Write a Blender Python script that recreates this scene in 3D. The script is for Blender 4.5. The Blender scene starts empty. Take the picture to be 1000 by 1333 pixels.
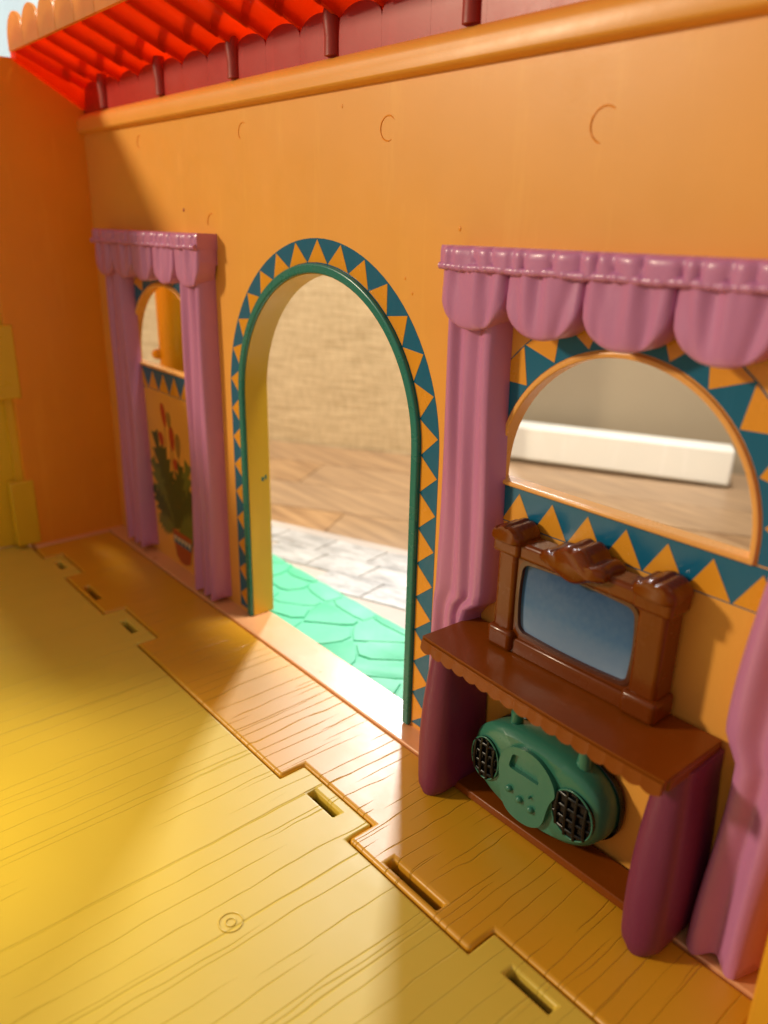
import bpy, bmesh, math, random
from mathutils import Vector, Matrix, noise
from mathutils.geometry import tessellate_polygon

sc = bpy.context.scene
COL = sc.collection
S = 0.01                      # every length below is written in centimetres
PI = math.pi
random.seed(7)

# ------------------------------------------------------------------ camera
cd = bpy.data.cameras.new('camera')
cam = bpy.data.objects.new('camera', cd)
COL.objects.link(cam)
sc.camera = cam
CP = Vector((50.348, -19.503, 19.986))
RT = Vector((0.64707028, 0.76215844, 0.02036087))
DN = Vector((0.27390254, -0.20745419, -0.93911669))
FW = Vector((-0.71153176, 0.61325139, -0.34299457))
m = Matrix.Identity(4)
for i in range(3):
    m[i][0] = RT[i]; m[i][1] = -DN[i]; m[i][2] = -FW[i]; m[i][3] = CP[i] * S
cam.matrix_world = m
cd.sensor_fit = 'VERTICAL'
cd.sensor_height = 36.0
cd.sensor_width = 27.0
cd.lens = 27.687
cd.clip_start = 0.005
cd.clip_end = 50
cd.dof.use_dof = True
cd.dof.focus_distance = 0.285
cd.dof.aperture_fstop = 8.5

# ------------------------------------------------------------------ world, lamps, exposure
w = bpy.data.worlds.new('World'); sc.world = w; w.use_nodes = True
bg = w.node_tree.nodes['Background']
bg.inputs['Color'].default_value = (1.0, 0.90, 0.76, 1)
bg.inputs['Strength'].default_value = 0.30


def lamp(name, loc, aim, size, power, color, kind='AREA'):
    l = bpy.data.lights.new(name, kind)
    o = bpy.data.objects.new(name, l); COL.objects.link(o)
    o.location = Vector(loc) * S
    d = (Vector(aim) - Vector(loc)).normalized()
    o.rotation_euler = d.to_track_quat('-Z', 'Y').to_euler()
    l.energy = power; l.color = color
    if kind == 'AREA':
        l.shape = 'DISK'; l.size = size * S
    else:
        l.shadow_soft_size = size * S
    return o


lamp('ceiling_lamp', (-95, -155, 95), (22, 0, 10), 22, 27, (1.0, 0.82, 0.58))
day = lamp('window_daylight', (-72, 98, 92), (25, -6, 0), 13, 22, (0.92, 0.96, 1.0))
day.data.shape = 'RECTANGLE'; day.data.size = 12 * S; day.data.size_y = 55 * S
room = lamp('backdrop_fill_spot', (26, 15, 82), (-3, 25, 0), 8, 36, (1.0, 0.93, 0.82), 'SPOT')  # added spot that brightens the background, no known fixture
room.data.spot_size = math.radians(58); room.data.spot_blend = 0.5
warm = lamp('floor_glow_spot', (2, -52, 62), (24.0, -19.5, 0), 6, 24, (1.0, 0.86, 0.16), 'SPOT')  # added yellow spot making the floor glow at lower left, no real lamp
warm.data.spot_size = math.radians(15.5); warm.data.spot_blend = 1.0

sc.view_settings.view_transform = 'Standard'
sc.view_settings.look = 'None'
sc.view_settings.exposure = 0.08
sc.view_settings.gamma = 1.0
sc.view_settings.use_curve_mapping = False
sc.render.engine = 'CYCLES'
sc.cycles.use_denoising = True
sc.cycles.max_bounces = 8
sc.cycles.caustics_reflective = False
sc.cycles.caustics_refractive = False


# ------------------------------------------------------------------ materials
def nn(nt, t, **kw):
    n = nt.nodes.new(t)
    for k, v in kw.items(): setattr(n, k, v)
    return n


def mth(nt, op, a, b=None, c=None):
    n = nt.nodes.new('ShaderNodeMath'); n.operation = op
    for i, v in enumerate((a, b, c)):
        if v is None: continue
        if isinstance(v, (int, float)): n.inputs[i].default_value = v
        else: nt.links.new(v, n.inputs[i])
    return n.outputs[0]


def mixc(nt, fac, a, b):
    n = nt.nodes.new('ShaderNodeMix'); n.data_type = 'RGBA'
    if isinstance(fac, (int, float)): n.inputs[0].default_value = fac
    else: nt.links.new(fac, n.inputs[0])
    for i, v in ((6, a), (7, b)):
        if isinstance(v, tuple): n.inputs[i].default_value = (*v[:3], 1)
        else: nt.links.new(v, n.inputs[i])
    return n.outputs[2]


def scl(nt, vec, s):
    n = nt.nodes.new('ShaderNodeMapping')
    n.inputs['Scale'].default_value = s
    nt.links.new(vec, n.inputs['Vector'])
    return n.outputs[0]


def noi(nt, vec, scale, detail=2.0, rough=0.5):
    n = nt.nodes.new('ShaderNodeTexNoise')
    n.inputs['Scale'].default_value = scale
    n.inputs['Detail'].default_value = detail
    n.inputs['Roughness'].default_value = rough
    nt.links.new(vec, n.inputs['Vector'])
    return n.outputs['Fac']


def base(name):
    mt = bpy.data.materials.new(name); mt.use_nodes = True
    nt = mt.node_tree
    p = nt.nodes['Principled BSDF']
    pos = nt.nodes.new('ShaderNodeNewGeometry').outputs['Position']
    return mt, nt, p, pos


def dark(c, k): return tuple(x * k for x in c[:3])


def bump(nt, p, h, strength, dist):
    b = nt.nodes.new('ShaderNodeBump')
    b.inputs['Strength'].default_value = strength
    b.inputs['Distance'].default_value = dist
    nt.links.new(h, b.inputs['Height'])
    nt.links.new(b.outputs[0], p.inputs['Normal'])
    return b


def plastic(name, col, rough=0.38, var=0.07, grain=0.25, gs=900, coat=0.0, sss=0.0, spec=0.5, wear=True):
    """moulded toy plastic: faint cloudy colour, scuffed gloss, fine moulded texture"""
    mt, nt, p, pos = base(name)
    c = mixc(nt, noi(nt, pos, 28, 3), dark(col, 1 - var), dark(col, 1 + var))
    st_ = nt.nodes.new('ShaderNodeMapRange'); nt.links.new(noi(nt, scl(nt, pos, (70, 70, 9)), 1.0, 4, 0.7), st_.inputs[0])
    st_.inputs[1].default_value = 0.56; st_.inputs[2].default_value = 0.74
    c = mixc(nt, mth(nt, 'MULTIPLY', st_.outputs[0], 0.5), c, tuple(min(0.95, x * 1.22 + 0.012) for x in col[:3]))
    nt.links.new(c, p.inputs['Base Color'])
    if wear:
        r = nt.nodes.new('ShaderNodeMapRange')
        nt.links.new(noi(nt, pos, 70, 5, 0.65), r.inputs[0])
        r.inputs[3].default_value = rough - 0.10; r.inputs[4].default_value = rough + 0.12
        nt.links.new(r.outputs[0], p.inputs['Roughness'])
    else:
        p.inputs['Roughness'].default_value = rough
    p.inputs['Specular IOR Level'].default_value = spec
    p.inputs['Coat Weight'].default_value = coat
    p.inputs['Coat Roughness'].default_value = 0.12
    if sss:
        p.inputs['Subsurface Weight'].default_value = sss
        p.inputs['Subsurface Radius'].default_value = (1.0, 0.5, 0.2)
        p.inputs['Subsurface Scale'].default_value = 0.004
    if grain:
        h = mth(nt, 'ADD', noi(nt, pos, gs, 2), mth(nt, 'MULTIPLY', noi(nt, pos, 35, 2), 3.0))
        bump(nt, p, h, grain, 0.0002)
    return mt


def grain_floor(name, col, rough, lines, plank, amp, seed, wid, seglen, spec, relief):
    """moulded wood grain: broken wavy grooves running away from the wall, plus long plank joints"""
    mt, nt, p, pos = base(name)
    sep = nt.nodes.new('ShaderNodeSeparateXYZ'); nt.links.new(pos, sep.inputs[0])
    off = nt.nodes.new('ShaderNodeVectorMath'); off.operation = 'ADD'
    nt.links.new(pos, off.inputs[0]); off.inputs[1].default_value = (seed, seed * 0.7, 0)
    v = off.outputs[0]
    wob = mth(nt, 'SUBTRACT', noi(nt, scl(nt, v, (60, 16, 1)), 1.0, 2.0), 0.5)
    wob2 = mth(nt, 'SUBTRACT', noi(nt, scl(nt, v, (150, 55, 1)), 1.0, 1.0), 0.5)

    def family(freq, amp1, amp2, width, cut, sy, sd):
        u = mth(nt, 'MULTIPLY', sep.outputs[0], freq)
        u = mth(nt, 'ADD', u, mth(nt, 'MULTIPLY', wob, amp1))
        u = mth(nt, 'ADD', u, mth(nt, 'MULTIPLY', wob2, amp2))
        fr = mth(nt, 'FRACT', u); idn = mth(nt, 'FLOOR', u)
        d = mth(nt, 'ABSOLUTE', mth(nt, 'SUBTRACT', fr, 0.5))
        cb = nt.nodes.new('ShaderNodeCombineXYZ')
        nt.links.new(mth(nt, 'MULTIPLY', idn, 5.37), cb.inputs[0])
        nt.links.new(mth(nt, 'MULTIPLY', sep.outputs[1], sy), cb.inputs[1])
        cb.inputs[2].default_value = sd
        seg = noi(nt, cb.outputs[0], 1.0, 0.0)
        k = nt.nodes.new('ShaderNodeMapRange'); nt.links.new(seg, k.inputs[0])
        k.inputs[1].default_value = cut - 0.03; k.inputs[2].default_value = cut + 0.07
        wd = mth(nt, 'MULTIPLY', k.outputs[0], width)
        r = mth(nt, 'DIVIDE', d, mth(nt, 'MAXIMUM', wd, 0.0001))
        g = mth(nt, 'SUBTRACT', 1.0, mth(nt, 'MINIMUM', r, 1.0))
        return g
    g1 = family(lines, amp, amp * 0.35, wid, 0.45, seglen, 1.3)
    g2 = family(lines * 0.57, amp * 0.9, amp * 0.5, wid * 0.6, 0.50, seglen * 1.4, 7.7)
    g3 = family(plank, 0.12, 0.03, 0.014, 0.05, 1, 3.1) if plank else g1
    g = mth(nt, 'MAXIMUM', mth(nt, 'MAXIMUM', g1, g2), g3)
    c = mixc(nt, noi(nt, pos, 24, 3), dark(col, 0.93), dark(col, 1.06))
    c = mixc(nt, mth(nt, 'MULTIPLY', g, 0.14), c, dark(col, 0.45))
    vo = nt.nodes.new('ShaderNodeTexVoronoi'); vo.inputs['Scale'].default_value = 95
    nt.links.new(pos, vo.inputs['Vector'])
    dust = mth(nt, 'MULTIPLY', mth(nt, 'LESS_THAN', vo.outputs['Distance'], 0.030), mth(nt, 'GREATER_THAN', noi(nt, pos, 31, 1), 0.53))
    c = mixc(nt, mth(nt, 'MULTIPLY', dust, 0.5), c, (0.55, 0.42, 0.25))
    nt.links.new(c, p.inputs['Base Color'])
    rr = nt.nodes.new('ShaderNodeMapRange'); nt.links.new(noi(nt, pos, 60, 5, 0.65), rr.inputs[0])
    rr.inputs[3].default_value = rough - 0.08; rr.inputs[4].default_value = rough + 0.10
    nt.links.new(rr.outputs[0], p.inputs['Roughness'])
    fine = mth(nt, 'MULTIPLY', noi(nt, pos, 1500, 2), 0.055)
    h = mth(nt, 'SUBTRACT', fine, g)
    bump(nt, p, h, relief, 0.00035)
    p.inputs['Specular IOR Level'].default_value = spec
    return mt


def glow_plastic(name, col, tr, rough=0.3, mixf=0.55):
    """thin coloured plastic that lets light through"""
    mt, nt, p, pos = base(name)
    c = mixc(nt, noi(nt, pos, 60, 4, 0.65), dark(col, 0.70), dark(col, 1.1))
    nt.links.new(c, p.inputs['Base Color']); p.inputs['Roughness'].default_value = rough
    t = nt.nodes.new('ShaderNodeBsdfTranslucent')
    oi = nt.nodes.new('ShaderNodeObjectInfo')
    tc = mixc(nt, oi.outputs['Random'], dark(tr, 0.8), dark(tr, 1.15))
    tc = mixc(nt, noi(nt, pos, 90, 4, 0.6), dark(tr, 0.8), tc)
    nt.links.new(tc, t.inputs[0])
    mx = nt.nodes.new('ShaderNodeMixShader'); mx.inputs[0].default_value = mixf
    nt.links.new(p.outputs[0], mx.inputs[1]); nt.links.new(t.outputs[0], mx.inputs[2])
    nt.links.new(mx.outputs[0], nt.nodes['Material Output'].inputs[0])
    bump(nt, p, noi(nt, pos, 160, 3), 0.35, 0.0006)
    return mt


M = {}
M['wall'] = plastic('orange_wall_plastic', (0.86, 0.40, 0.068), 0.38, 0.06, 0.10, 700)
M['endwall'] = plastic('deep_orange_wall_plastic', (0.86, 0.32, 0.018), 0.40, 0.07, 0.12, 700)
M['flange'] = plastic('peach_ledge_plastic', (0.84, 0.41, 0.18), 0.30, 0.05, 0.12, 600, spec=1.0)
M['ofloor'] = grain_floor('orange_grain_floor', (0.74, 0.365, 0.014), 0.39, 175, 0, 0.75, 3.0, 0.045, 26, 0.9, 0.7)
M['yfloor'] = grain_floor('yellow_grain_floor', (0.77, 0.56, 0.075), 0.42, 120, 28, 0.42, 11.0, 0.032, 13, 0.6, 0.5)
M['yellow'] = plastic('yellow_plastic', (0.78, 0.50, 0.02), 0.30, 0.05, 0.15)
M['jamb'] = plastic('ochre_jamb_plastic', (0.72, 0.42, 0.02), 0.33, 0.05, 0.12)
M['trim'] = plastic('sea_green_trim_plastic', (0.018, 0.19, 0.16), 0.26, 0.06, 0.12)
M['blue'] = plastic('blue_sticker', (0.006, 0.13, 0.25), 0.22, 0.10, 0.10, 300)
M['otri'] = plastic('orange_sticker', (0.78, 0.33, 0.025), 0.25, 0.08, 0.10, 300)
M['ring'] = plastic('pale_orange_frame_plastic', (0.86, 0.42, 0.11), 0.25, 0.05, 0.1)
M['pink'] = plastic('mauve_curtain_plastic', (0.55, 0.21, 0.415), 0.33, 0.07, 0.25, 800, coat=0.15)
M['brown'] = plastic('chestnut_plastic', (0.155, 0.031, 0.0015), 0.26, 0.16, 0.22, 260, coat=0.3, spec=0.2)
M['brown_shelf'] = plastic('russet_shelf_plastic', (0.22, 0.050, 0.003), 0.32, 0.12, 0.30, 260, coat=0.08, spec=0.25)
M['bezel'] = plastic('dark_brown_bezel_plastic', (0.09, 0.022, 0.008), 0.2, 0.1, 0.1)
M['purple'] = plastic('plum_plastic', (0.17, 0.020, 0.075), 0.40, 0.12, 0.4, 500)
M['green'] = plastic('teal_green_plastic', (0.036, 0.185, 0.128), 0.30, 0.07, 0.18, 700, coat=0.15)
M['black'] = plastic('black_plastic', (0.006, 0.006, 0.007), 0.26, 0.1, 0.1, spec=0.3)
M['mat'] = plastic('mint_green_plastic', (0.08, 0.53, 0.30), 0.5, 0.05, 0.3, 350)
M['roof'] = glow_plastic('red_roof_plastic', (0.80, 0.075, 0.008), (1.0, 0.17, 0.012), 0.22, 0.6)
M['fascia'] = plastic('dark_red_roof_plastic', (0.44, 0.020, 0.012), 0.35, 0.1, 0.04)
M['bracket'] = plastic('brown_bracket_plastic', (0.32, 0.022, 0.012), 0.45, 0.1, 0.2)
M['ridge'] = glow_plastic('amber_ridge_plastic', (0.88, 0.45, 0.12), (1.0, 0.55, 0.16), 0.3, 0.5)
M['leaf'] = plastic('dark_green_print', (0.055, 0.085, 0.016), 0.3, 0.2, 0.0)
M['leaf2'] = plastic('olive_green_print', (0.14, 0.17, 0.03), 0.3, 0.2, 0.0)
M['bud'] = plastic('red_print', (0.48, 0.045, 0.016), 0.3, 0.15, 0.0)
M['olive'] = plastic('olive_print', (0.34, 0.18, 0.04), 0.3, 0.15, 0.0)
M['pot'] = plastic('terracotta_print', (0.42, 0.075, 0.02), 0.3, 0.12, 0.0)
M['cream'] = plastic('cream_print', (0.75, 0.6, 0.35), 0.3, 0.1, 0.0)
M['white'] = plastic('white_painted_board', (0.82, 0.83, 0.80), 0.45, 0.03, 0.2)
M['stub'] = plastic('amber_wall_plastic', (0.85, 0.40, 0.025), 0.35, 0.05, 0.15)
M['rugbase'] = plastic('grey_brown_rug_backing', (0.50, 0.44, 0.40), 0.6, 0.12, 0.3)
M['slot'] = plastic('slot_shade_plastic', (0.09, 0.045, 0.006), 0.5, 0.1, 0.2)  # dark colour stands in for shade inside the hinge slots


def screen_mat():
    mt, nt, p, pos = base('blue_picture_print')
    sep = nt.nodes.new('ShaderNodeSeparateXYZ'); nt.links.new(pos, sep.inputs[0])
    k = nt.nodes.new('ShaderNodeMapRange'); nt.links.new(sep.outputs[2], k.inputs[0])
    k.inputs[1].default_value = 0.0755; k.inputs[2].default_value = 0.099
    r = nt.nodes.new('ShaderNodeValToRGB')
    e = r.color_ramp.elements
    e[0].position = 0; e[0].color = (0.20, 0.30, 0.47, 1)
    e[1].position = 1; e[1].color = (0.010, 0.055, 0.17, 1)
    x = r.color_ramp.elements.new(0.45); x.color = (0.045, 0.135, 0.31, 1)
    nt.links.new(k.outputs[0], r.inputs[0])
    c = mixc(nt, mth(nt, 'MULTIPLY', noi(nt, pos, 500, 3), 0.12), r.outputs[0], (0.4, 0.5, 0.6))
    nt.links.new(c, p.inputs['Base Color'])
    p.inputs['Roughness'].default_value = 0.2; p.inputs['Specular IOR Level'].default_value = 0.2
    bump(nt, p, noi(nt, pos, 120, 2), 0.15, 0.0003)
    return mt


def wood_mat():
    mt, nt, p, pos = base('oak_floorboard')
    oi = nt.nodes.new('ShaderNodeObjectInfo')
    rot = nt.nodes.new('ShaderNodeMapping'); nt.links.new(pos, rot.inputs['Vector'])
    rot.inputs['Rotation'].default_value = (0, 0, -math.atan2(0.62, 1))
    rot.inputs['Scale'].default_value = (9, 120, 1)
    add = nt.nodes.new('ShaderNodeVectorMath'); add.operation = 'ADD'
    nt.links.new(rot.outputs[0], add.inputs[0])
    cb = nt.nodes.new('ShaderNodeCombineXYZ')
    nt.links.new(mth(nt, 'MULTIPLY', oi.outputs['Random'], 40), cb.inputs[0])
    nt.links.new(mth(nt, 'MULTIPLY', oi.outputs['Random'], 17), cb.inputs[1])
    nt.links.new(cb.outputs[0], add.inputs[1])
    f = noi(nt, add.outputs[0], 1.2, 5, 0.6)
    fk = nt.nodes.new('ShaderNodeMapRange'); nt.links.new(f, fk.inputs[0])
    fk.inputs[1].default_value = 0.33; fk.inputs[2].default_value = 0.66
    c = mixc(nt, fk.outputs[0], (0.20, 0.10, 0.045), (0.52, 0.32, 0.16))
    k = nt.nodes.new('ShaderNodeMapRange'); nt.links.new(oi.outputs['Random'], k.inputs[0])
    k.inputs[3].default_value = 0.0; k.inputs[4].default_value = 0.5
    c = mixc(nt, k.outputs[0], c, (0.36, 0.27, 0.19))
    nt.links.new(c, p.inputs['Base Color'])
    p.inputs['Roughness'].default_value = 0.36
    bump(nt, p, f, 0.3, 0.0006)
    return mt


def rug_mat():
    mt, nt, p, pos = base('grey_white_tile_print')
    rot = nt.nodes.new('ShaderNodeMapping'); nt.links.new(pos, rot.inputs['Vector'])
    rot.inputs['Rotation'].default_value = (0, 0, math.radians(-18))
    f = noi(nt, scl(nt, rot.outputs[0], (1, 2.2, 1)), 48, 5, 0.7)
    k = nt.nodes.new('ShaderNodeMapRange'); nt.links.new(f, k.inputs[0])
    k.inputs[1].default_value = 0.36; k.inputs[2].default_value = 0.62
    c = mixc(nt, k.outputs[0], (0.27, 0.265, 0.265), (0.55, 0.55, 0.555))
    nt.links.new(c, p.inputs['Base Color'])
    p.inputs['Roughness'].default_value = 0.4
    bump(nt, p, f, 0.4, 0.0008)
    return mt


def woven_mat():
    mt, nt, p, pos = base('beige_woven_wall_covering')
    sep = nt.nodes.new('ShaderNodeSeparateXYZ'); nt.links.new(pos, sep.inputs[0])
    a = noi(nt, scl(nt, pos, (30, 30, 520)), 1.0, 3, 0.6)
    b = noi(nt, scl(nt, pos, (420, 420, 90)), 1.0, 2, 0.6)
    f = mth(nt, 'ADD', mth(nt, 'MULTIPLY', a, 0.65), mth(nt, 'MULTIPLY', b, 0.35))
    k = nt.nodes.new('ShaderNodeMapRange'); nt.links.new(f, k.inputs[0])
    k.inputs[1].default_value = 0.36; k.inputs[2].default_value = 0.64
    c = mixc(nt, k.outputs[0], (0.42, 0.32, 0.185), (0.68, 0.555, 0.36))
    nt.links.new(c, p.inputs['Base Color']); p.inputs['Roughness'].default_value = 0.85
    bump(nt, p, f, 0.8, 0.0012)
    return mt


def taupe_mat():
    mt, nt, p, pos = base('taupe_painted_wall')
    c = mixc(nt, noi(nt, pos, 6, 4), (0.33, 0.27, 0.19), (0.40, 0.335, 0.24))
    nt.links.new(c, p.inputs['Base Color']); p.inputs['Roughness'].default_value = 0.8
    bump(nt, p, noi(nt, pos, 300, 3), 0.2, 0.0006)
    return mt


def glow_sheer_mat():
    mt, nt, p, pos = base('glowing_sheer_curtain')
    sep = nt.nodes.new('ShaderNodeSeparateXYZ'); nt.links.new(pos, sep.inputs[0])
    f = noi(nt, scl(nt, pos, (16, 16, 0.4)), 1.0, 2)
    c = mixc(nt, f, (0.50, 0.62, 0.66), (0.72, 0.82, 0.85))
    nt.links.new(c, p.inputs['Base Color']); p.inputs['Roughness'].default_value = 0.8
    nt.links.new(c, p.inputs['Emission Color']); p.inputs['Emission Strength'].default_value = 0.75  # emission stands in for daylight coming through the cloth
    return mt


M['screen'] = screen_mat(); M['wood'] = wood_mat(); M['rug'] = rug_mat()
M['woven'] = woven_mat(); M['taupe'] = taupe_mat(); M['sheer'] = glow_sheer_mat()


# ------------------------------------------------------------------ mesh helpers (centimetres)
def tag(o, label=None, cat=None, group=None, kind=None):
    if label: o['label'] = label
    if cat: o['category'] = cat
    if group: o['group'] = group
    if kind: o['kind'] = kind
    return o


def empty(name, loc, label=None, cat=None, group=None):
    o = bpy.data.objects.new(name, None); COL.objects.link(o)
    o.empty_display_size = 0.01
    o.location = Vector(loc) * S
    return tag(o, label, cat, group)


def root_loc(p):
    v = Vector((0, 0, 0))
    while p is not None:
        v += Vector(p.location); p = p.parent
    return v


def link(name, me, mat, parent=None, at=None):
    o = bpy.data.objects.new(name, me); COL.objects.link(o)
    if mat is not None and not me.materials: me.materials.append(mat)
    o.parent = parent
    if at is not None: o.location = Vector(at) * S - (root_loc(parent) if parent else Vector((0, 0, 0)))
    return o


def obj(name, bm, mat, parent=None, angle=35, bev=0, seg=3, local=False):
    """bm in world centimetres -> one mesh object under parent"""
    off = Vector((0, 0, 0)) if local else root_loc(parent)
    for v in bm.verts: v.co = v.co * S - off
    bmesh.ops.recalc_face_normals(bm, faces=bm.faces)
    me = bpy.data.meshes.new(name); bm.to_mesh(me); bm.free()
    for p in me.polygons: p.use_smooth = True
    me.set_sharp_from_angle(angle=math.radians(angle))
    o = link(name, me, mat, parent)
    if bev:
        b = o.modifiers.new('bevel', 'BEVEL'); b.width = bev * S; b.segments = seg
        b.limit_method = 'ANGLE'; b.angle_limit = math.radians(40); b.harden_normals = False
    return o


def box(bm, x0, x1, y0, y1, z0, z1):
    vs = [bm.verts.new((x, y, z)) for x in (x0, x1) for y in (y0, y1) for z in (z0, z1)]
    for f in ((0, 1, 3, 2), (4, 6, 7, 5), (0, 4, 5, 1), (2, 3, 7, 6), (0, 2, 6, 4), (1, 5, 7, 3)):
        bm.faces.new([vs[i] for i in f])
    return vs


def nb(): return bmesh.new()


def boxo(name, x0, x1, y0, y1, z0, z1, mat, parent=None, bev=0.05, seg=3):
    bm = nb(); box(bm, x0, x1, y0, y1, z0, z1)
    return obj(name, bm, mat, parent, bev=bev, seg=seg)


def prism(bm, loops, fn0, fn1):
    """fill outline (first loop) with holes (others); fn maps a 2-D point to the near and the far face"""
    flat = [p for l in loops for p in l]
    tris = tessellate_polygon([[Vector((p[0], p[1], 0)) for p in l] for l in loops])
    a = [bm.verts.new(fn0(p)) for p in flat]; b = [bm.verts.new(fn1(p)) for p in flat]
    for t in tris:
        try:
            bm.faces.new([a[i] for i in t]); bm.faces.new([b[i] for i in reversed(t)])
        except ValueError: pass
    k = 0
    for l in loops:
        n = len(l)
        for i in range(n):
            j = (i + 1) % n
            bm.faces.new((a[k + i], a[k + j], b[k + j], b[k + i]))
        k += n


def xz_prism(bm, loops, y0, y1):
    prism(bm, loops, lambda p: (p[0], y0, p[1]), lambda p: (p[0], y1, p[1]))


def xy_prism(bm, loops, z0, z1):
    prism(bm, loops, lambda p: (p[0], p[1], z0), lambda p: (p[0], p[1], z1))


def yz_prism(bm, loops, x0, x1):
    prism(bm, loops, lambda p: (x0, p[0], p[1]), lambda p: (x1, p[0], p[1]))


def arc(cx, cz, r, a0, a1, n):
    return [(cx + r * math.cos(math.radians(a0 + (a1 - a0) * i / n)),
             cz + r * math.sin(math.radians(a0 + (a1 - a0) * i / n))) for i in range(n + 1)]


def tube(bm, pts, rad, n=10, cap=True):
    pts = [Vector(p) for p in pts]
    rings = []
    for i, p in enumerate(pts):
        d = (pts[min(i + 1, len(pts) - 1)] - pts[max(i - 1, 0)]).normalized()
        u = d.cross(Vector((0.13, 0.31, 0.94))).normalized(); v = d.cross(u).normalized()
        r = rad[i] if isinstance(rad, (list, tuple)) else rad
        rings.append([bm.verts.new(p + (u * math.cos(2 * PI * k / n) + v * math.sin(2 * PI * k / n)) * r) for k in range(n)])
    for a, b in zip(rings, rings[1:]):
        for k in range(n): bm.faces.new((a[k], a[(k + 1) % n], b[(k + 1) % n], b[k]))
    if cap:
        bm.faces.new(rings[0][::-1]); bm.faces.new(rings[-1])


def grid(bm, rows):
    vs = [[bm.verts.new(p) for p in r] for r in rows]
    for a, b in zip(vs, vs[1:]):
        for i in range(len(a) - 1): bm.faces.new((a[i], a[i + 1], b[i + 1], b[i]))
    return vs


def cells(bm, xs, ys, inside, z0, z1):
    """plate made of the rectangles for which inside(x, y) holds"""
    xs = sorted(set(xs)); ys = sorted(set(ys)); vt = {}; vb = {}
    def V(d, i, j, z):
        if (i, j) not in d: d[(i, j)] = bm.verts.new((xs[i], ys[j], z))
        return d[(i, j)]
    ins = {(i, j): inside((xs[i] + xs[i + 1]) / 2, (ys[j] + ys[j + 1]) / 2)
           for i in range(len(xs) - 1) for j in range(len(ys) - 1)}
    for (i, j), k in ins.items():
        if not k: continue
        bm.faces.new([V(vt, a, b, z1) for a, b in ((i, j), (i + 1, j), (i + 1, j + 1), (i, j + 1))])
        bm.faces.new([V(vb, a, b, z0) for a, b in ((i, j + 1), (i + 1, j + 1), (i + 1, j), (i, j))])
        for (di, dj, e) in ((-1, 0, ((i, j + 1), (i, j))), (1, 0, ((i + 1, j), (i + 1, j + 1))),
                            (0, -1, ((i, j), (i + 1, j))), (0, 1, ((i + 1, j + 1), (i, j + 1)))):
            if not ins.get((i + di, j + dj), False):
                a, b = e
                bm.faces.new((V(vt, *b, z1), V(vt, *a, z1), V(vb, *a, z0), V(vb, *b, z0)))
    bmesh.ops.dissolve_limit(bm, angle_limit=0.01, verts=bm.verts, edges=bm.edges)


# ================================================================== the room behind the toy house
GZ = -1.3
floor = tag(boxo('room_floor', -150, 120, -70, 150, GZ - 3, GZ - 0.35, M['wood'], None, 0), kind='structure')
# floorboards run parallel to the far wall
D = Vector((1, 0.62, 0)).normalized(); N = Vector((-D.y, D.x, 0))
P0 = Vector((-17.5, 23.5, 0))                      # on the foot of the far wall


def board_mesh(L, W, H):
    bm = nb(); vs = box(bm, 0, L, 0, W, -H, 0)
    for v in bm.verts: v.co = (D * v.co.x + N * v.co.y + Vector((0, 0, v.co.z))) * S
    me = bpy.data.meshes.new('floorboard'); bm.to_mesh(me); bm.free(); me.materials.append(M['wood'])
    return me


bmesh_boards = [board_mesh(L, 5.85, 0.5) for L in (31.9, 23.9, 17.9)]
for r in range(7):
    s = -34 + random.uniform(-8, 0)
    while s < 90:
        k = random.choice((0, 0, 1, 2)); L = (32, 24, 18)[k]
        p = P0 + D * s - N * (6 * (r + 1))
        if p.y + 20 > 2 and p.x < 60:
            o = link('floorboard', bmesh_boards[k], None, floor)
            o.location = Vector((p.x, p.y, GZ + random.uniform(-0.02, 0.02))) * S
            b = None
        s += L


def far_slab(name, s0, s1, n0, n1, z0, z1, mat, parent=None, bev=0.0, skew=0.0):
    bm = nb(); box(bm, s0, s1, n0, n1, z0, z1)
    for v in bm.verts: v.co.y -= (v.co.x - s0) * skew
    for v in bm.verts: v.co = P0 + D * v.co.x + N * v.co.y + Vector((0, 0, v.co.z))
    return obj(name, bm, mat, parent, bev=bev)


tag(far_slab('woven_wall', -46, 22.5, 0.1, 4, GZ - 0.4, 22, M['woven']), kind='structure')
tag(far_slab('room_wall', 22.6, 85, 6.2, 10, GZ - 0.4, 24, M['taupe']), kind='structure')
wb = far_slab('white_board', 23.4, 44.2, 2.4, 4.6, GZ + 0.03, 2.1, M['white'], bev=0.25, skew=0.10)
tag(wb, 'long white painted board lying on the wood floor, seen through the large window', 'board')

# printed rug
YF_ = lambda x: 9.1 + 0.39 * x                   # its far edge runs nearly parallel to the boards
bm = nb(); xy_prism(bm, [[(-6, 5.2), (36, 5.2), (36, YF_(36)), (-6, YF_(-6))]], GZ, GZ + 0.25)
rug = empty('rug', (15, 10, GZ), 'grey and white mottled rug printed with stone tiles beyond the doorway', 'rug')
obj('border', bm, M['rugbase'], rug, bev=0.08)
for r in range(4):
    for i in range(11):
        x0 = -5.6 + i * 3.75 + (1.5 if r % 2 else 0); x1 = x0 + 3.62
        o1 = 1.1 + r * 2.5; o0 = o1 + 2.38
        q = [(x0 + .45, YF_(x0) - o0), (x1 + .45, YF_(x1) - o0), (x1, YF_(x1) - o1), (x0, YF_(x0) - o1)]
        if q[0][1] < 5.4 or q[1][0] > 35.8: continue
        bm = nb(); xy_prism(bm, [q], GZ + 0.26, GZ + 0.32)
        obj('tile_print', bm, M['rug'], rug)

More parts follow.
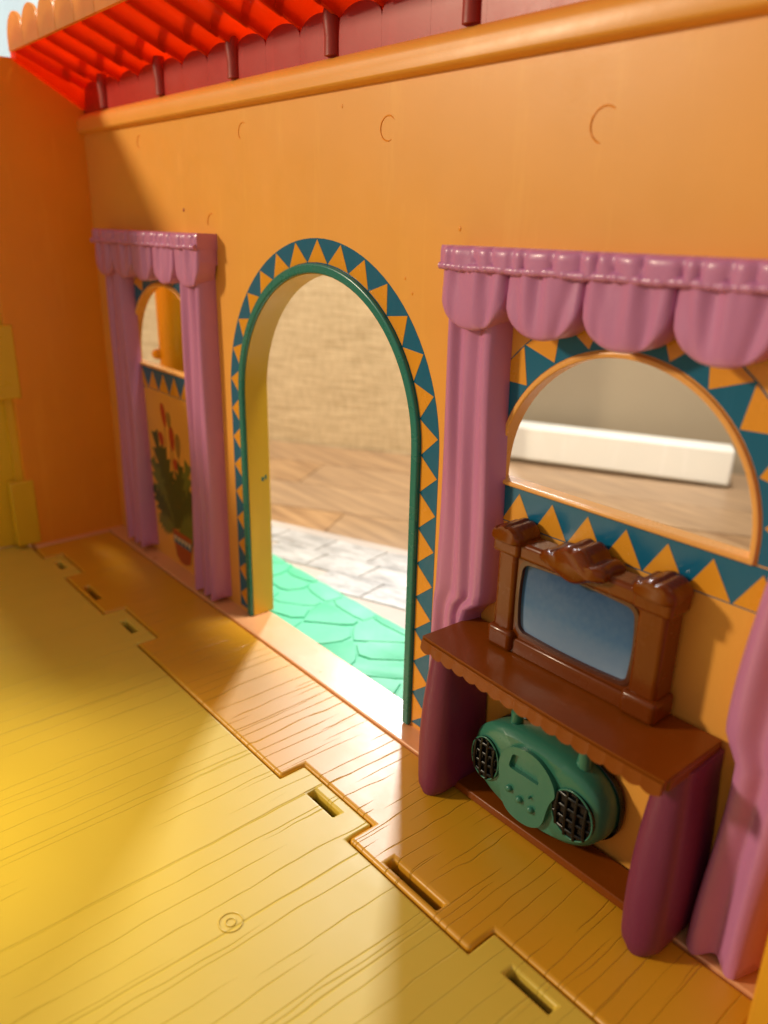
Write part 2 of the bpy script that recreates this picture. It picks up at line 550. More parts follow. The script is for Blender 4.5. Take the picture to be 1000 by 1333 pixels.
# sheer curtain, its daylight given as own glow, far off behind the left end
bm = nb(); rows = []
c0 = CP + (FW - RT * 0.49 + (-DN) * 0.66).normalized() * 120
ax = Vector((0.6, 0.8, 0)).normalized()
for z in (-30, 30, 60):
    rows.append([c0 + ax * s + Vector((-0.8, 0.6, 0)) * (1.4 * math.sin(s * 0.55) + 0.5 * math.sin(s * 1.7)) + Vector((0, 0, z)) for s in [-40 + k * 0.8 for k in range(101)]])
grid(bm, rows)
sh = obj('sheer_curtain', bm, M['sheer'], angle=60)
sm = sh.modifiers.new('thick', 'SOLIDIFY'); sm.thickness = 0.003
tag(sh, 'pale blue self-glowing sheer curtain far behind the red roof corner', 'curtain')

# yellow post outside the small window
post = empty('yellow_panel', (4.3, 3.4, GZ), 'bright yellow plastic panel with rounded edge and small knob, seen through the small window', 'panel')
bm = nb()
prof = [(1.75, GZ), (1.75, 0.2), (1.45, 0.6), (1.45, 20.5), (1.7, 20.9), (1.7, 21.8), (1.2, 22.2)]
rr = [[bm.verts.new((4.3 + r * 1.15 * (abs(math.cos(a)) ** 0.8) * (1 if math.cos(a) > 0 else -1), 3.4 + r * (abs(math.sin(a)) ** 0.8) * (1 if math.sin(a) > 0 else -1), z))
       for a in [2 * PI * k / 28 + 0.001 for k in range(28)]] for r, z in prof]
for a, b in zip(rr, rr[1:]):
    for k in range(28): bm.faces.new((a[k], a[(k + 1) % 28], b[(k + 1) % 28], b[k]))
bm.faces.new(rr[0][::-1]); bm.faces.new(rr[-1])
obj('edge_post', bm, M['yellow'], post, 40)
boxo('panel', 5.2, 13.4, 2.9, 3.7, GZ, 26.5, M['yellow'], post, 0.12)  # unseen panel added to block light entering the small window
bm = nb(); tube(bm, [(3.6, 2.2, 12.1), (3.5, 1.9, 12.1), (3.47, 1.7, 12.1), (3.46, 1.6, 12.1)], [0.30, 0.34, 0.26, 0.12], 14)
obj('knob', bm, M['jamb'], post, 60)

# ================================================================== green stone path
path = empty('stone_path', (20, 3.4, -0.8), 'mint green plastic path moulded with irregular flagstones outside the doorway', 'path')
boxo('path_base', 7, 33.5, 1.05, 6.0, -1.25, -0.42, M['mat'], path, 0.08)


def clip(poly, a, b, c):
    out = []
    for i in range(len(poly)):
        p, q = poly[i], poly[(i + 1) % len(poly)]
        dp = a * p[0] + b * p[1] - c; dq = a * q[0] + b * q[1] - c
        if dp <= 0: out.append(p)
        if (dp < 0 < dq) or (dq < 0 < dp):
            t = dp / (dp - dq); out.append((p[0] + (q[0] - p[0]) * t, p[1] + (q[1] - p[1]) * t))
    return out


rs = random.Random(21)
seeds = []
tries = 0
while len(seeds) < 34 and tries < 6000:
    tries += 1
    q = (rs.uniform(7.1, 33.3), rs.uniform(1.0, 6.1))
    if all(((q[0] - t[0]) / 2.5) ** 2 + ((q[1] - t[1]) / 1.25) ** 2 > 1 for t in seeds): seeds.append(q)
for i, s in enumerate(seeds):
    poly = [(7.05, 1.08), (33.4, 1.08), (33.4, 5.96), (7.05, 5.96)]
    for j, t in enumerate(seeds):
        if i == j: continue
        a, b = t[0] - s[0], t[1] - s[1]; l = math.hypot(a, b)
        if l > 6: continue
        a /= l; b /= l
        poly = clip(poly, a, b, a * (s[0] + t[0]) / 2 + b * (s[1] + t[1]) / 2 - 0.035)
        if len(poly) < 3: break
    if len(poly) < 3: continue
    for _ in range(1):
        poly = [q for k in range(len(poly)) for q in
                ((poly[k][0] * .78 + poly[(k + 1) % len(poly)][0] * .22, poly[k][1] * .78 + poly[(k + 1) % len(poly)][1] * .22),
                 (poly[k][0] * .22 + poly[(k + 1) % len(poly)][0] * .78, poly[k][1] * .22 + poly[(k + 1) % len(poly)][1] * .78))]
    bm = nb(); h = -0.36 + rs.uniform(-0.02, 0.015); tx = rs.uniform(-.012, .012)
    cx = sum(p[0] for p in poly) / len(poly); cy = sum(p[1] for p in poly) / len(poly)
    def ins(p, d):
        l = math.hypot(p[0] - cx, p[1] - cy); return (cx + (p[0] - cx) * (1 - d / l), cy + (p[1] - cy) * (1 - d / l))
    lo = [bm.verts.new((p[0], p[1], -0.45)) for p in poly]
    mi = [bm.verts.new((*ins(p, .012), h - 0.025)) for p in poly]
    tp = [bm.verts.new((*ins(p, .055), h + tx * (p[0] - cx))) for p in poly]
    n = len(poly)
    for A, B in ((lo, mi), (mi, tp)):
        for k in range(n): bm.faces.new((A[k], A[(k + 1) % n], B[(k + 1) % n], B[k]))
    bm.faces.new(tp)
    obj('flagstone', bm, M['mat'], path, 28)

# ================================================================== toy house shell
house = empty('toy_house', (22, 0, 0), 'orange plastic toy house shell with arched doorway, two arched windows and red tiled roof', 'toy house')
XR = 45.6; WT = 25.6; T = 0.4; TD = 1.2
DX, DR, DS = 23.3, 6.1, 12.0          # doorway centre, half width, springing height
WC = (8.9, 37.97); WR = 4.33; WS = 12.05; WSP = 12.3
out = [(0, 0.05), (DX - DR, 0.05)] + [(p[0], p[1]) for p in arc(DX, DS, DR, 180, 0, 48)] + [(DX + DR, 0.05), (XR, 0.05), (XR, WT), (0, WT)]
holes = []
for c in WC:
    holes.append([(c + WR, WS)] + arc(c, WSP, WR, 0, 180, 40) + [(c - WR, WS)])
bm = nb(); xz_prism(bm, [out] + holes, 0, T)
back = obj('back_wall', bm, M['wall'], house, 30)

# doorway lining, trim
bm = nb(); A = [(DX - DR, 0.1)] + arc(DX, DS, DR, 180, 0, 48) + [(DX + DR, 0.1)]
r2 = DR - 0.06
B = [(DX - r2, 0.1)] + arc(DX, DS, r2, 180, 0, 48) + [(DX + r2, 0.1)]
r3 = DR + 0.25
A3 = [(DX - r3, 0.1)] + arc(DX, DS, r3, 180, 0, 48) + [(DX + r3, 0.1)]
rows = [[(p[0], -0.02, p[1]) for p in A], [(p[0], -0.02, p[1]) for p in B], [(p[0], TD, p[1]) for p in B], [(p[0], TD, p[1]) for p in A3], [(p[0], T + 0.01, p[1]) for p in A3]]
grid(bm, rows)
lining = obj('door_lining', bm, M['jamb'], back, 35)
bm = nb(); box(bm, DX - r2 - 0.01, DX - r2 + 0.015, 0.72, 0.86, 7.55, 7.75); obj('paint_speck', bm, M['trim'], back)
bm = nb(); box(bm, DX - r2 - 0.01, DX - r2 + 0.015, 0.92, 1.02, 7.62, 7.83); obj('paint_speck', bm, M['trim'], back)
bm = nb()
def archband(bm, r0, r1, y0, y1, zb, n=48, cx=DX, cs=DS):
    a = [(cx - r1, zb)] + arc(cx, cs, r1, 180, 0, n) + [(cx + r1, zb)]
    b = [(cx - r0, zb)] + arc(cx, cs, r0, 180, 0, n) + [(cx + r0, zb)]
    grid(bm, [[(p[0], y1, p[1]) for p in a], [(p[0], y0, p[1]) for p in a], [(p[0], y0, p[1]) for p in b], [(p[0], y1, p[1]) for p in b]])
archband(bm, DR - 0.02, DR + 0.36, -0.2, 0.02, 0.12)
obj('door_trim', bm, M['trim'], back, 50, bev=0.07, seg=3)
bm = nb(); archband(bm, DR + 0.36, DR + 1.32, -0.012, 0.0, 0.25)
obj('door_border', bm, M['blue'], back, 35)


def flat_poly(name, pts, y, mat, parent, th=0.01):
    bm = nb(); xz_prism(bm, [pts], y, y + th)
    return obj(name, bm, mat, parent)


def path_pt(s, r):
    """point at arc length s (measured on the mid line) and radius r of the doorway border"""
    h = DS - 0.25; R = DR + 0.84; La = PI * R
    if s < h: return (DX - r, 0.25 + s)
    if s < h + La:
        a = PI - (s - h) / R; return (DX + r * math.cos(a), DS + r * math.sin(a))
    return (DX + r, DS - (s - h - La))


TOT = 2 * (DS - 0.25) + PI * (DR + 0.84)
nt_ = 31
for k in range(nt_):
    s0 = TOT * k / nt_ + 0.03; s1 = TOT * (k + 1) / nt_ - 0.03; mid = (s0 + s1) / 2
    ri, ro = DR + 0.40, DR + 1.27
    pts = [path_pt(s0, ri), path_pt(mid, ri), path_pt(s1, ri), path_pt(mid, ro)]
    flat_poly('triangle', pts, -0.022, M['otri'], back)

# window surrounds
for wi, c in enumerate(WC):
    y0 = -0.012
    bm = nb(); archband(bm, WR + 0.2, WR + 1.3, y0, 0, 11.95, 40, c, WSP)
    obj('window_border', bm, M['blue'], back, 35)
    n = 11
    for k in range(n):
        a0 = 180 - 180 * k / n; a1 = 180 - 180 * (k + 1) / n; am = (a0 + a1) / 2
        P = lambda a, r: (c + r * math.cos(math.radians(a)), WSP + r * math.sin(math.radians(a)))
        flat_poly('triangle', [P(a0 - .4, WR + 1.26), P(am, WR + 1.27), P(a1 + .4, WR + 1.26), P(am, WR + 0.26)], -0.022, M['otri'], back)
    bm = nb(); box(bm, c - WR - 1.15, c + WR + 1.15, y0, 0, 10.62, 11.9)
    obj('window_border', bm, M['blue'], back, 35)
    n = 8; wd = 2 * (WR + 1.1) / n
    for k in range(n):
        x0 = c - WR - 1.1 + k * wd
        flat_poly('triangle', [(x0 + .03, 10.66), (x0 + wd - .03, 10.66), (x0 + wd / 2, 11.72)], -0.022, M['otri'], back)
    bm = nb(); archband(bm, WR - 0.03, WR + 0.15, -0.11, T + 0.04, WS, 40, c, WSP)
    obj('window_frame', bm, M['ring'], back, 50, bev=0.05)
    bm = nb(); box(bm, c - WR - 0.15, c + WR + 0.15, -0.13, T + 0.06, WS - 0.15, WS + 0.02)
    obj('window_sill', bm, M['ring'], back, 40, bev=0.06)

# cornice, base ledge, moulded pin marks
bm = nb()
prof = [(0.02, 24.55), (-0.28, 24.62), (-0.36, 24.72), (-0.34, 25.2), (-0.26, 25.42), (0.0, 25.62), (0.5, 25.72), (1.3, 25.72), (1.3, 25.4), (0.02, 25.4)]
yz_prism(bm, [prof], 0.02, XR - 0.02)
obj('cornice', bm, M['wall'], house, 50, bev=0.04)
boxo('base_ledge', 0.02, XR - 0.02, -1.04, 1.0, -0.9, 0.055, M['flange'], house, 0.06)
for (x, z, r, a0, a1) in ((7.6, 23.75, .33, 70, 250), (17.9, 23.6, .36, 60, 230), (27.5, 23.1, .40, 40, 300), (36.4, 22.6, .46, 50, 260), (14.8, 19.9, .4, 80, 200)):
    bm = nb(); tube(bm, [(p[0], -0.002, p[1]) for p in arc(x, z, r, a0, a1, 18)], [0.006] + [0.026] * 17 + [0.006], 6)
    obj('pin_mark', bm, M['endwall'], back, 60)
for (x, z, r) in ((12.0, 20.45, .09), (31.2, 19.9, .06), (24.9, 24.0, .05), (28.6, 18.2, .05), (29.0, 17.7, .05)):
    bm = nb(); bmesh.ops.create_icosphere(bm, subdivisions=2, radius=r)
    for v in bm.verts: v.co = Vector((x + v.co.x, -0.0 + v.co.y * 0.3, z + v.co.z * (1.4 if r < .08 else 1)))
    obj('moulding_flaw', bm, M['bracket'] if r > .08 else M['endwall'], back, 80)

# end wall (left) with its hinge tabs cut in, and the short stub at the right end
gp = [(1.25, -0.9), (-5.95, -0.9), (-5.95, 28.1), (-3.6, 28.1), (0.0, 26.05), (1.25, 25.5)]
bm = nb(); yz_prism(bm, [gp], -1.0, 0.06)
obj('end_wall', bm, M['endwall'], house, 30, bev=0.10)
boxo('end_ledge', 0.0, 0.45, -5.9, -1.06, -0.9, 0.05, M['flange'], house, 0.06)
bm = nb(); yz_prism(bm, [[(1.3, -0.9), (-2.9, -0.9), (-2.9, 25.0), (1.3, 25.6)]], 45.62, 46.5)
obj('end_stub', bm, M['stub'], house, 30, bev=0.12)

# orange floor strip with its hinge notches and slots
TABS = [(2.4, 5.9), (11.9, 16.0), (29.05, 33.2), (39.05, 43.3)]
OS = [(7.9, 10.0), (34.9, 37.35)]                       # slots in the orange strip
YS = [(13.2, 14.75), (30.4, 32.0), (40.15, 41.75), (3.3, 4.6)]
g = 0.06
xs = [0.5, 45.4]; ys = [-6.05, -4.93, -1.08, -5.78, -5.42]
for a, b in TABS: xs += [a - g, b + g]
for a, b in OS: xs += [a, b]
def in_o(x, y):
    if y < -4.93 and any(a - g < x < b + g for a, b in TABS): return False
    if -5.78 < y < -5.42 and any(a < x < b for a, b in OS): return False
    return True
bm = nb(); cells(bm, xs, ys, in_o, -0.9, 0.0)
obj('orange_floor', bm, M['ofloor'], house, 40, bev=0.16, seg=4)
for a, b in OS: boxo('slot_bottom', a - .1, b + .1, -5.85, -5.35, -0.85, -0.62, M['slot'], house, 0)

# roof: barrel tiles seen from below
RZ0, RY0, RZ1, RY1 = 26.55, 1.3, 28.35, -3.5
PITCH = 2.4; rise = 0.95
SL = (RZ1 - RZ0) / (RY1 - RY0)
def tile_mesh():
    bm = nb(); rows = []
    L = abs(RY1 - RY0) / 2
    for k in range(5):
        t = k / 4; y = t * (L + 0.35)
        flare = 1.0 + 0.06 * t; dz = 0.13 * t
        rows.append([((PITCH / 2) * flare * math.cos(a) * 0.985, y, SL * y + rise * math.sin(a) * flare - dz) for a in [PI - PI * i / 14 for i in range(15)]])
    inner = [[(x * .9, y, z - .1) for x, y, z in r] for r in rows]
    v1 = grid(bm, rows)
    v2 = grid(bm, [[(x * 0.92, y, z - 0.10) for x, y, z in r] for r in rows])
    n = 14
    for k in range(4):
        bm.faces.new((v1[k][0], v1[k + 1][0], v2[k + 1][0], v2[k][0])); bm.faces.new((v1[k][n], v2[k][n], v2[k + 1][n], v1[k + 1][n]))
    for i in range(n):
        bm.faces.new((v1[0][i], v2[0][i], v2[0][i + 1], v1[0][i + 1])); bm.faces.new((v1[4][i], v1[4][i + 1], v2[4][i + 1], v2[4][i]))
    bmesh.ops.recalc_face_normals(bm, faces=bm.faces)
    for v in bm.verts: v.co *= S
    me = bpy.data.meshes.new('roof_tile'); bm.to_mesh(me); bm.free(); me.materials.append(M['roof'])
    for p in me.polygons: p.use_smooth = True
    me.set_sharp_from_angle(angle=math.radians(45))
    return me
roof_root = nb()
yz_prism(roof_root, [[(0.12, 25.45), (0.42, 25.45), (0.42, 26.5), (0.12, 26.5)]], 0.1, XR)
roof = obj('roof', roof_root, M['fascia'], house, 30)
tm = tile_mesh()
for i in range(19):
    xc = 0.6 + PITCH * (i + 0.5)
    for c in range(2):
        y = RY1 + c * abs(RY1 - RY0) / 2
        o = link('roof_tile', tm, None, roof)
        o.location = Vector((xc, y, RZ1 + SL * (y - RY1) - 0.02 * c + random.uniform(-.02, .02))) * S - root_loc(roof)
# scalloped fascia boards, brackets, gable strip and ridge edge
for i in range(19):
    xc = 0.6 + PITCH * (i + 0.5)
    pts = [(xc - PITCH / 2 + .003, 25.5), (xc + PITCH / 2 - .003, 25.5)] + [(xc + (PITCH / 2 - .003) * math.cos(a), 26.55 + 0.62 * math.sin(a)) for a in [PI * k / 12 for k in range(13)]]
    bm = nb(); xz_prism(bm, [pts], 0.05, 0.16)
    obj('fascia_board', bm, M['fascia'], roof, 30)
for k in range(7):
    x = 3.4 + 6.95 * k
    bm = nb(); tube(bm, [(x, 0.1, 25.7), (x, 0.08, 26.3), (x, 0.0, 26.9), (x, 0.0, 27.35)], [0.34, 0.32, 0.32, 0.26], 14)
    obj('bracket', bm, M['bracket'], roof, 60)
bm = nb(); yz_prism(bm, [[(-3.5, 27.95), (-3.5, 29.0), (1.25, 27.3), (1.25, 25.55), (0.0, 25.9)]], -0.35, 0.5)
obj('gable_strip', bm, M['roof'], roof, 30, bev=0.06)
for i in range(19):
    xc = 0.2 + PITCH * (i + 0.5)
    pts = [(xc - PITCH / 2 + .01, 28.32), (xc + PITCH / 2 - .01, 28.32)] + [(xc + (PITCH / 2 - .01) * math.cos(a), 28.85 + 1.2 * math.sin(a)) for a in [PI * k / 14 for k in range(15)]]
    bm = nb(); xz_prism(bm, [pts], -3.72, -3.52)
    obj('ridge_cap', bm, M['ridge'], roof, 30, bev=0.06)

# printed pot plant under the small window
plant = empty('plant_print', (8.6, -0.02, 0.5))
plant.parent = house; plant.location = Vector((8.6, -0.02, 0.5)) * S - root_loc(house)
def PL(name, pts, y, mat): return flat_poly(name, pts, y, mat, plant, 0.006)
def bud(x, z, l, wd, lean, mat):
    PL('stalk', [(x - .03, z - 3.2), (x + .05, z - 3.2), (x + .05 + lean * .2, z), (x - .03 + lean * .2, z)], -0.010, M['olive'])
    pts = []
    for k in range(12):
        a = 2 * PI * k / 12
        pts.append((x + math.cos(a) * wd * 1.3 * (1 + .25 * math.sin(a)) - lean * math.sin(a) * .5, z + l / 2 + math.sin(a) * l / 2))
    PL('flower_spike', pts, -0.018, mat)
bud(7.85, 8.55, 1.45, .22, .28, M['bud']); bud(8.5, 8.6, 1.0, .2, .1, M['olive'])
bud(8.75, 7.3, 1.5, .24, .1, M['bud']); bud(9.45, 7.0, 1.5, .24, -.02, M['olive']); bud(7.35, 7.3, .9, .24, .2, M['bud'])
bud(9.0, 6.2, .7, .25, 0, M['bud'])
rp = random.Random(5)
def frond(x0, z0, x1, z1, wd, mat, y):
    L = math.hypot(x1 - x0, z1 - z0); ux, uz = (x1 - x0) / L, (z1 - z0) / L; px, pz = -uz, ux
    n = 6; left = []; right = []
    for k in range(n):
        t0 = k / n; t1 = (k + .55) / n
        b = math.sin(PI * min(1, .18 + t0 * .8)) * wd
        for side, l in ((1, left), (-1, right)):
            l.append((x0 + ux * L * t0 + px * side * b * .55, z0 + uz * L * t0 + pz * side * b * .55))
            l.append((x0 + ux * L * (t1 + .10) + px * side * b * 1.15, z0 + uz * L * (t1 + .10) + pz * side * b * 1.15))
    PL('leaf', left + [(x1, z1)] + right[::-1], y, mat)
for k, (x0, z0, x1, z1, wd) in enumerate(((8.3, 2.6, 6.5, 8.0, .85), (8.3, 2.4, 5.9, 6.2, .8), (8.2, 2.2, 5.7, 4.4, .75), (8.2, 2.3, 6.2, 2.4, .7), (8.5, 3.0, 7.5, 7.2, .8),
                                        (8.9, 2.6, 10.6, 6.9, .85), (9.0, 2.5, 11.3, 5.6, .8), (9.0, 2.2, 11.4, 3.8, .75), (8.9, 2.6, 9.6, 6.6, .7), (8.9, 2.2, 11.0, 2.4, .6), (8.6, 2.4, 8.8, 5.6, .65))):
    frond(x0, z0, x1, z1, wd, M['leaf'] if k % 2 == 0 else M['leaf2'], -0.020 - 0.0015 * k)
PL('pot', [(8.0, 2.3), (10.5, 2.3), (10.45, 1.7), (10.1, .55), (9.5, .3), (8.9, .3), (8.4, .6), (8.05, 1.7)], -0.040, M['pot'])
PL('pot_band', [(8.05, 1.95), (10.47, 1.95), (10.36, 1.45), (8.12, 1.45)], -0.047, M['blue'])
for k in range(5):
    x = 8.15 + k * .45
    PL('band_triangle', [(x, 1.93), (x + .4, 1.93), (x + .2, 1.5)], -0.055, M['cream'])

# ================================================================== hinged yellow floor panel and side panel
YF = empty('hinged_floor_panel', (22, -12, 0), 'pale yellow plastic floor panel with moulded wood grain, hinged along the orange floor', 'floor panel')
xs = [-1, 52]; ys = [-42, -6.12, -4.99, -5.80, -5.45]
for a, b in TABS: xs += [a, b]
for a, b in YS: xs += [a, b]
def in_y(x, y):
    if y > -6.12:
        if not any(a < x < b for a, b in TABS): return False
        if -5.80 < y < -5.45 and any(a < x < b for a, b in YS): return False
    return True
bm = nb(); cells(bm, xs, ys, in_y, -0.9, -0.05)
obj('panel', bm, M['yfloor'], YF, 40, bev=0.10, seg=3)
for a, b in YS: boxo('slot_bottom', a - .1, b + .1, -5.9, -5.35, -0.85, -0.6, M['slot'], YF, 0)
bm = nb(); tube(bm, [(0, -5.62, -0.5), (22, -5.62, -0.5), (45, -5.62, -0.5)], 0.10, 10); obj('hinge_pin', bm, M['bezel'], YF, 60)
bm = nb()
for r0 in (0.36, 0.15):
    tube(bm, [(33.7 + r0 * math.cos(a), -10.95 + r0 * math.sin(a), -0.05) for a in [2 * PI * k / 24 for k in range(25)]], 0.028, 6, False)
obj('pin_mark', bm, M['yfloor'], YF, 60)

YW = empty('hinged_side_panel', (-0.8, -11, 0), 'yellow plastic side panel hinged to the left end wall, cut by the photo edge', 'side panel')
bm = nb(); yz_prism(bm, [[(-6.15, 0.0), (-38, 0.0), (-38, 21.0), (-18.5, 21.0), (-17.2, 21.8), (-17.2, 27.6), (-6.15, 28.6)]], -1.55, -0.62)  # unseen length and stepped top shaped to shade wall and floor
for v in bm.verts: v.co.x -= (abs(v.co.y) - 6.15) * 0.06
obj('panel', bm, M['yellow'], YW, 30, bev=0.15, seg=4)
for z0, z1 in ((0.15, 4.4), (9.6, 14.0), (19.5, 23.5)):
    boxo('hinge_tab', -0.62, 0.12, -6.9, -5.45, z0, z1, M['yellow'], YW, 0.10, 4)


bm = nb(); box(bm, -0.95, -0.25, -6.4, -5.9, 0.0, 28.0); obj('hinge_strip', bm, M['yellow'], YW)

# ================================================================== curtains
def valance(root, x0, x1, n, seed):
    zt = 19.42
    rv = random.Random(seed)
    ph = [rv.uniform(0, 6.28) for _ in range(6)]
    def pleat(x, z):
        k = x * 8.4 + 1.3 * math.sin(x * 2.1 + ph[0]) + 0.9 * math.sin(x * 4.7 + ph[4]) + (z - 19) * (1.6 * math.sin(x * 1.3 + ph[1]))
        return (abs(math.sin(k * 0.5)) ** 0.45)
    N_ = 150
    bm = nb(); rows = []
    zs = [zt, zt - .03, zt - .08, zt - .18, zt - .3, zt - .42, zt - .52, zt - .62]
    rows.append([(x0 + (x1 - x0) * i / N_, 0.0, zt - .02) for i in range(N_ + 1)])
    rows.append([(x0 + (x1 - x0) * i / N_, -0.6, zt) for i in range(N_ + 1)])
    for j, z in enumerate(zs):
        row = []
        for i in range(N_ + 1):
            x = x0 + (x1 - x0) * i / N_
            e = min(1, min(i, N_ - i) / 4)
            a = (0.04 + 0.13 * min(1, j / 2.5)) if j else 0.02
            y = -(1.02 + 0.05 * min(j, 3) / 3 + a * pleat(x, z) * e)
            row.append((x, y, z))
        rows.append(row)
    rows.append([(x0 + (x1 - x0) * i / N_, -0.9, zt - .72) for i in range(N_ + 1)])
    rows.append([(x0 + (x1 - x0) * i / N_, 0.0, zt - .72) for i in range(N_ + 1)])
    vs = grid(bm, rows)
    bm.faces.new([r[0] for r in vs]); bm.faces.new([r[-1] for r in vs][::-1])
    val = obj('valance', bm, M['pink'], root, 50)
    # gathered cord
    bm = nb(); pts = []; rad = []
    K = 200
    for i in range(K + 1):
        x = x0 + .06 + (x1 - x0 - .12) * i / K
        pts.append((x, -1.12, zt - .63 + 0.015 * math.sin(x * 3 + ph[2]))); rad.append(0.125 + 0.022 * math.sin(x * 15 + ph[3]) * math.sin(x * 4.1) + 0.012 * math.sin(x * 37))
    tube(bm, pts, rad, 10); obj('cord', bm, M['pink'], root, 60)
    bm = nb(); box(bm, x0 + .06, x1 - .06, -0.70, 0, 17.98, zt - .7); obj('valance_backing', bm, M['pink'], root)
    wd = (x1 - x0) / n
    for k in range(n):
        xc = x0 + wd * (k + .5); bm = nb()
        U, V = 30, 20; rows = []
        sp = [rv.uniform(-.3, .3) for _ in range(4)]
        for j in range(V + 1):
            s = j / V; row = []
            for i in range(U + 1):
                t = -1 + 2 * i / U
                zb = 18.1 - 1.2 * max(0, 1 - abs(t) ** 2.2) ** (1 / 2.0)
                z = (zt - .68) + (zb - (zt - .68)) * (1 - (1 - s) ** 1.25)
                x = xc + wd * .492 * t * (1 + .0 * s)
                edge = max(0, 1 - abs(t) ** 6) ** .5
                low = max(0.0, 1 - s ** 7) ** .5
                fo = 0.075 * (1 - s) ** .6 * math.sin(t * 7.5 + sp[0] * 4 + s * t * 1.5) + 0.035 * math.sin(t * 13 + sp[1] * 6) * (1 - s) ** .9
                fo -= 0.11 * math.exp(-((abs(t) - (.72 - .25 * s)) / .13) ** 2) * (.35 + .65 * s) * (1 if t > 0 else .75)
                y = -(0.88 + 0.22 * edge * (.35 + .65 * low) + fo * edge * low + 0.06 * s)
                row.append((x, y, z))
            rows.append(row)
        vs = grid(bm, rows)
        # solid back to the wall: sides and underside
        loop = [vs[j][0] for j in range(V + 1)] + [vs[V][i] for i in range(1, U + 1)] + [vs[j][U] for j in range(V - 1, -1, -1)]
        bk = [bm.verts.new((v.co.x, -0.12, v.co.z + (0.03 if v.co.z < 18 else 0))) for v in loop]
        for a in range(len(loop) - 1): bm.faces.new((loop[a], bk[a], bk[a + 1], loop[a + 1]))
        obj('scallop', bm, M['pink'], root, 65)
    return val


def panel(root, xl, xr, z0, z1, folds, depth, amp, seed):
    """hanging drape: xl, xr give its left and right edge at height z"""
    rv = random.Random(seed); p1 = rv.uniform(0, 6.28); p2 = rv.uniform(0, 6.28)
    U = folds * 12; V = 44; bm = nb(); rows = []
    for j in range(V + 1):
        s = j / V; row = []
        a, b = None, None
        for i in range(U + 1):
            u = i / U
            f = 0.5 - 0.5 * math.cos(2 * PI * folds * u)
            zb = z0 + 0.22 * (1 - f) * (1 if 0 < i < U else .8)
            z = z1 + (zb - z1) * s
            a, b = xl(z), xr(z)
            uu = u + 0.035 * math.sin(z * .35 + p1 + u * 3) * math.sin(PI * u)
            x = a + (b - a) * uu
            e = min(1, min(i, U - i) / 3.0) ** .5
            y = -(0.12 + e * (depth - .12 + amp * (f ** .75) * (.8 + .2 * math.sin(z * .5 + p2 + u * 9)) + 0.12 * s * s))
            row.append((x, y, z))
        rows.append(row)
    vs = grid(bm, rows)
    loop = [vs[j][0] for j in range(V + 1)] + [vs[V][i] for i in range(1, U + 1)] + [vs[j][U] for j in range(V - 1, -1, -1)]
    bk = [bm.verts.new((v.co.x, 0.0, v.co.z)) for v in loop]
    for a in range(len(loop) - 1): bm.faces.new((loop[a], bk[a], bk[a + 1], loop[a + 1]))
    return obj('drape', bm, M['pink'], root, 70)


def smooth(z, a, b):
    t = min(1, max(0, (z - a) / (b - a))); return t * t * (3 - 2 * t)


c1 = empty('window_curtain', (8.9, -0.5, 0.1), 'mauve plastic curtains with scalloped valance around the small window with the plant print', 'curtain', 'moulded curtains framing the windows')
valance(c1, 2.55, 15.2, 5, 3)
panel(c1, lambda z: 2.9 - .25 * (1 - z / 18), lambda z: 5.3 + .45 * (1 - z / 18), 0.35, 18.0, 3, 0.62, 0.22, 1)
panel(c1, lambda z: 12.55 - .35 * (1 - z / 18), lambda z: 14.85 + .05 * (1 - z / 18), 0.2, 18.0, 3, 0.70, 0.24, 2)
c2 = empty('window_curtain', (38, -0.5, 0.1), 'mauve plastic curtains with scalloped valance around the large window behind the television', 'curtain', 'moulded curtains framing the windows')
valance(c2, 31.45, 45.2, 5, 9)
panel(c2, lambda z: 31.45 - .1 * (1 - z / 18), lambda z: 33.2 + .75 * smooth(z, 6.9, 7.6) + .1 * (1 - z / 18) - .2 * smooth(z, 9, 17), 0.2, 18.0, 3, 0.62, 0.22, 5)
panel(c2, lambda z: 43.1 - .48 * smooth(z, 6.6, 7.5) - .38 * (1 - smooth(z, 0, 6)) + .55 * smooth(z, 8, 15), lambda z: 45.15 - .25 * (1 - smooth(z, 0, 9)), 0.1, 18.0, 2, 0.72, 0.34, 8)

# ================================================================== media stand
st = empty('media_stand', (37.6, -1.4, 0), 'russet toy stand with scalloped shelf edge on two plum side panels', 'stand')
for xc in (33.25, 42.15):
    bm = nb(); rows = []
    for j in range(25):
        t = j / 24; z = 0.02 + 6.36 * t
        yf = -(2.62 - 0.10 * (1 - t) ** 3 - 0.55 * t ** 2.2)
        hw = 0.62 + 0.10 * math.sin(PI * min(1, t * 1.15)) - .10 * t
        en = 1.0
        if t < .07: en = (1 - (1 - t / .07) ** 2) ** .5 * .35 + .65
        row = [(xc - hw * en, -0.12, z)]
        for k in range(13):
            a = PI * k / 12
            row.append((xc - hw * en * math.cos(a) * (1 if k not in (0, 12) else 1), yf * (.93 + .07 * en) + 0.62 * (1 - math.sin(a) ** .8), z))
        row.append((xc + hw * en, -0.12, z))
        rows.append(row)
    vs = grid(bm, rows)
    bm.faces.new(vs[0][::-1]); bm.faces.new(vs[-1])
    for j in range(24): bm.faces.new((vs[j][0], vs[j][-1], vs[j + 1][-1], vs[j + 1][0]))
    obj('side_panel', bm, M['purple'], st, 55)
def front(x):
    t = (x - 33.0) / (42.5 - 33.0); return -(2.66 + 0.36 * math.sin(PI * min(1, max(0, t * .62))))
xsf = [33.0 + (42.5 - 33.0) * k / 40 for k in range(41)]
bm = nb()
xy_prism(bm, [[(33.1, -0.14)] + [(x, front(x)) for x in xsf] + [(42.55, -0.14)]], 6.34, 6.65)
obj('shelf_top', bm, M['brown_shelf'], st, 40, bev=0.07, seg=4)
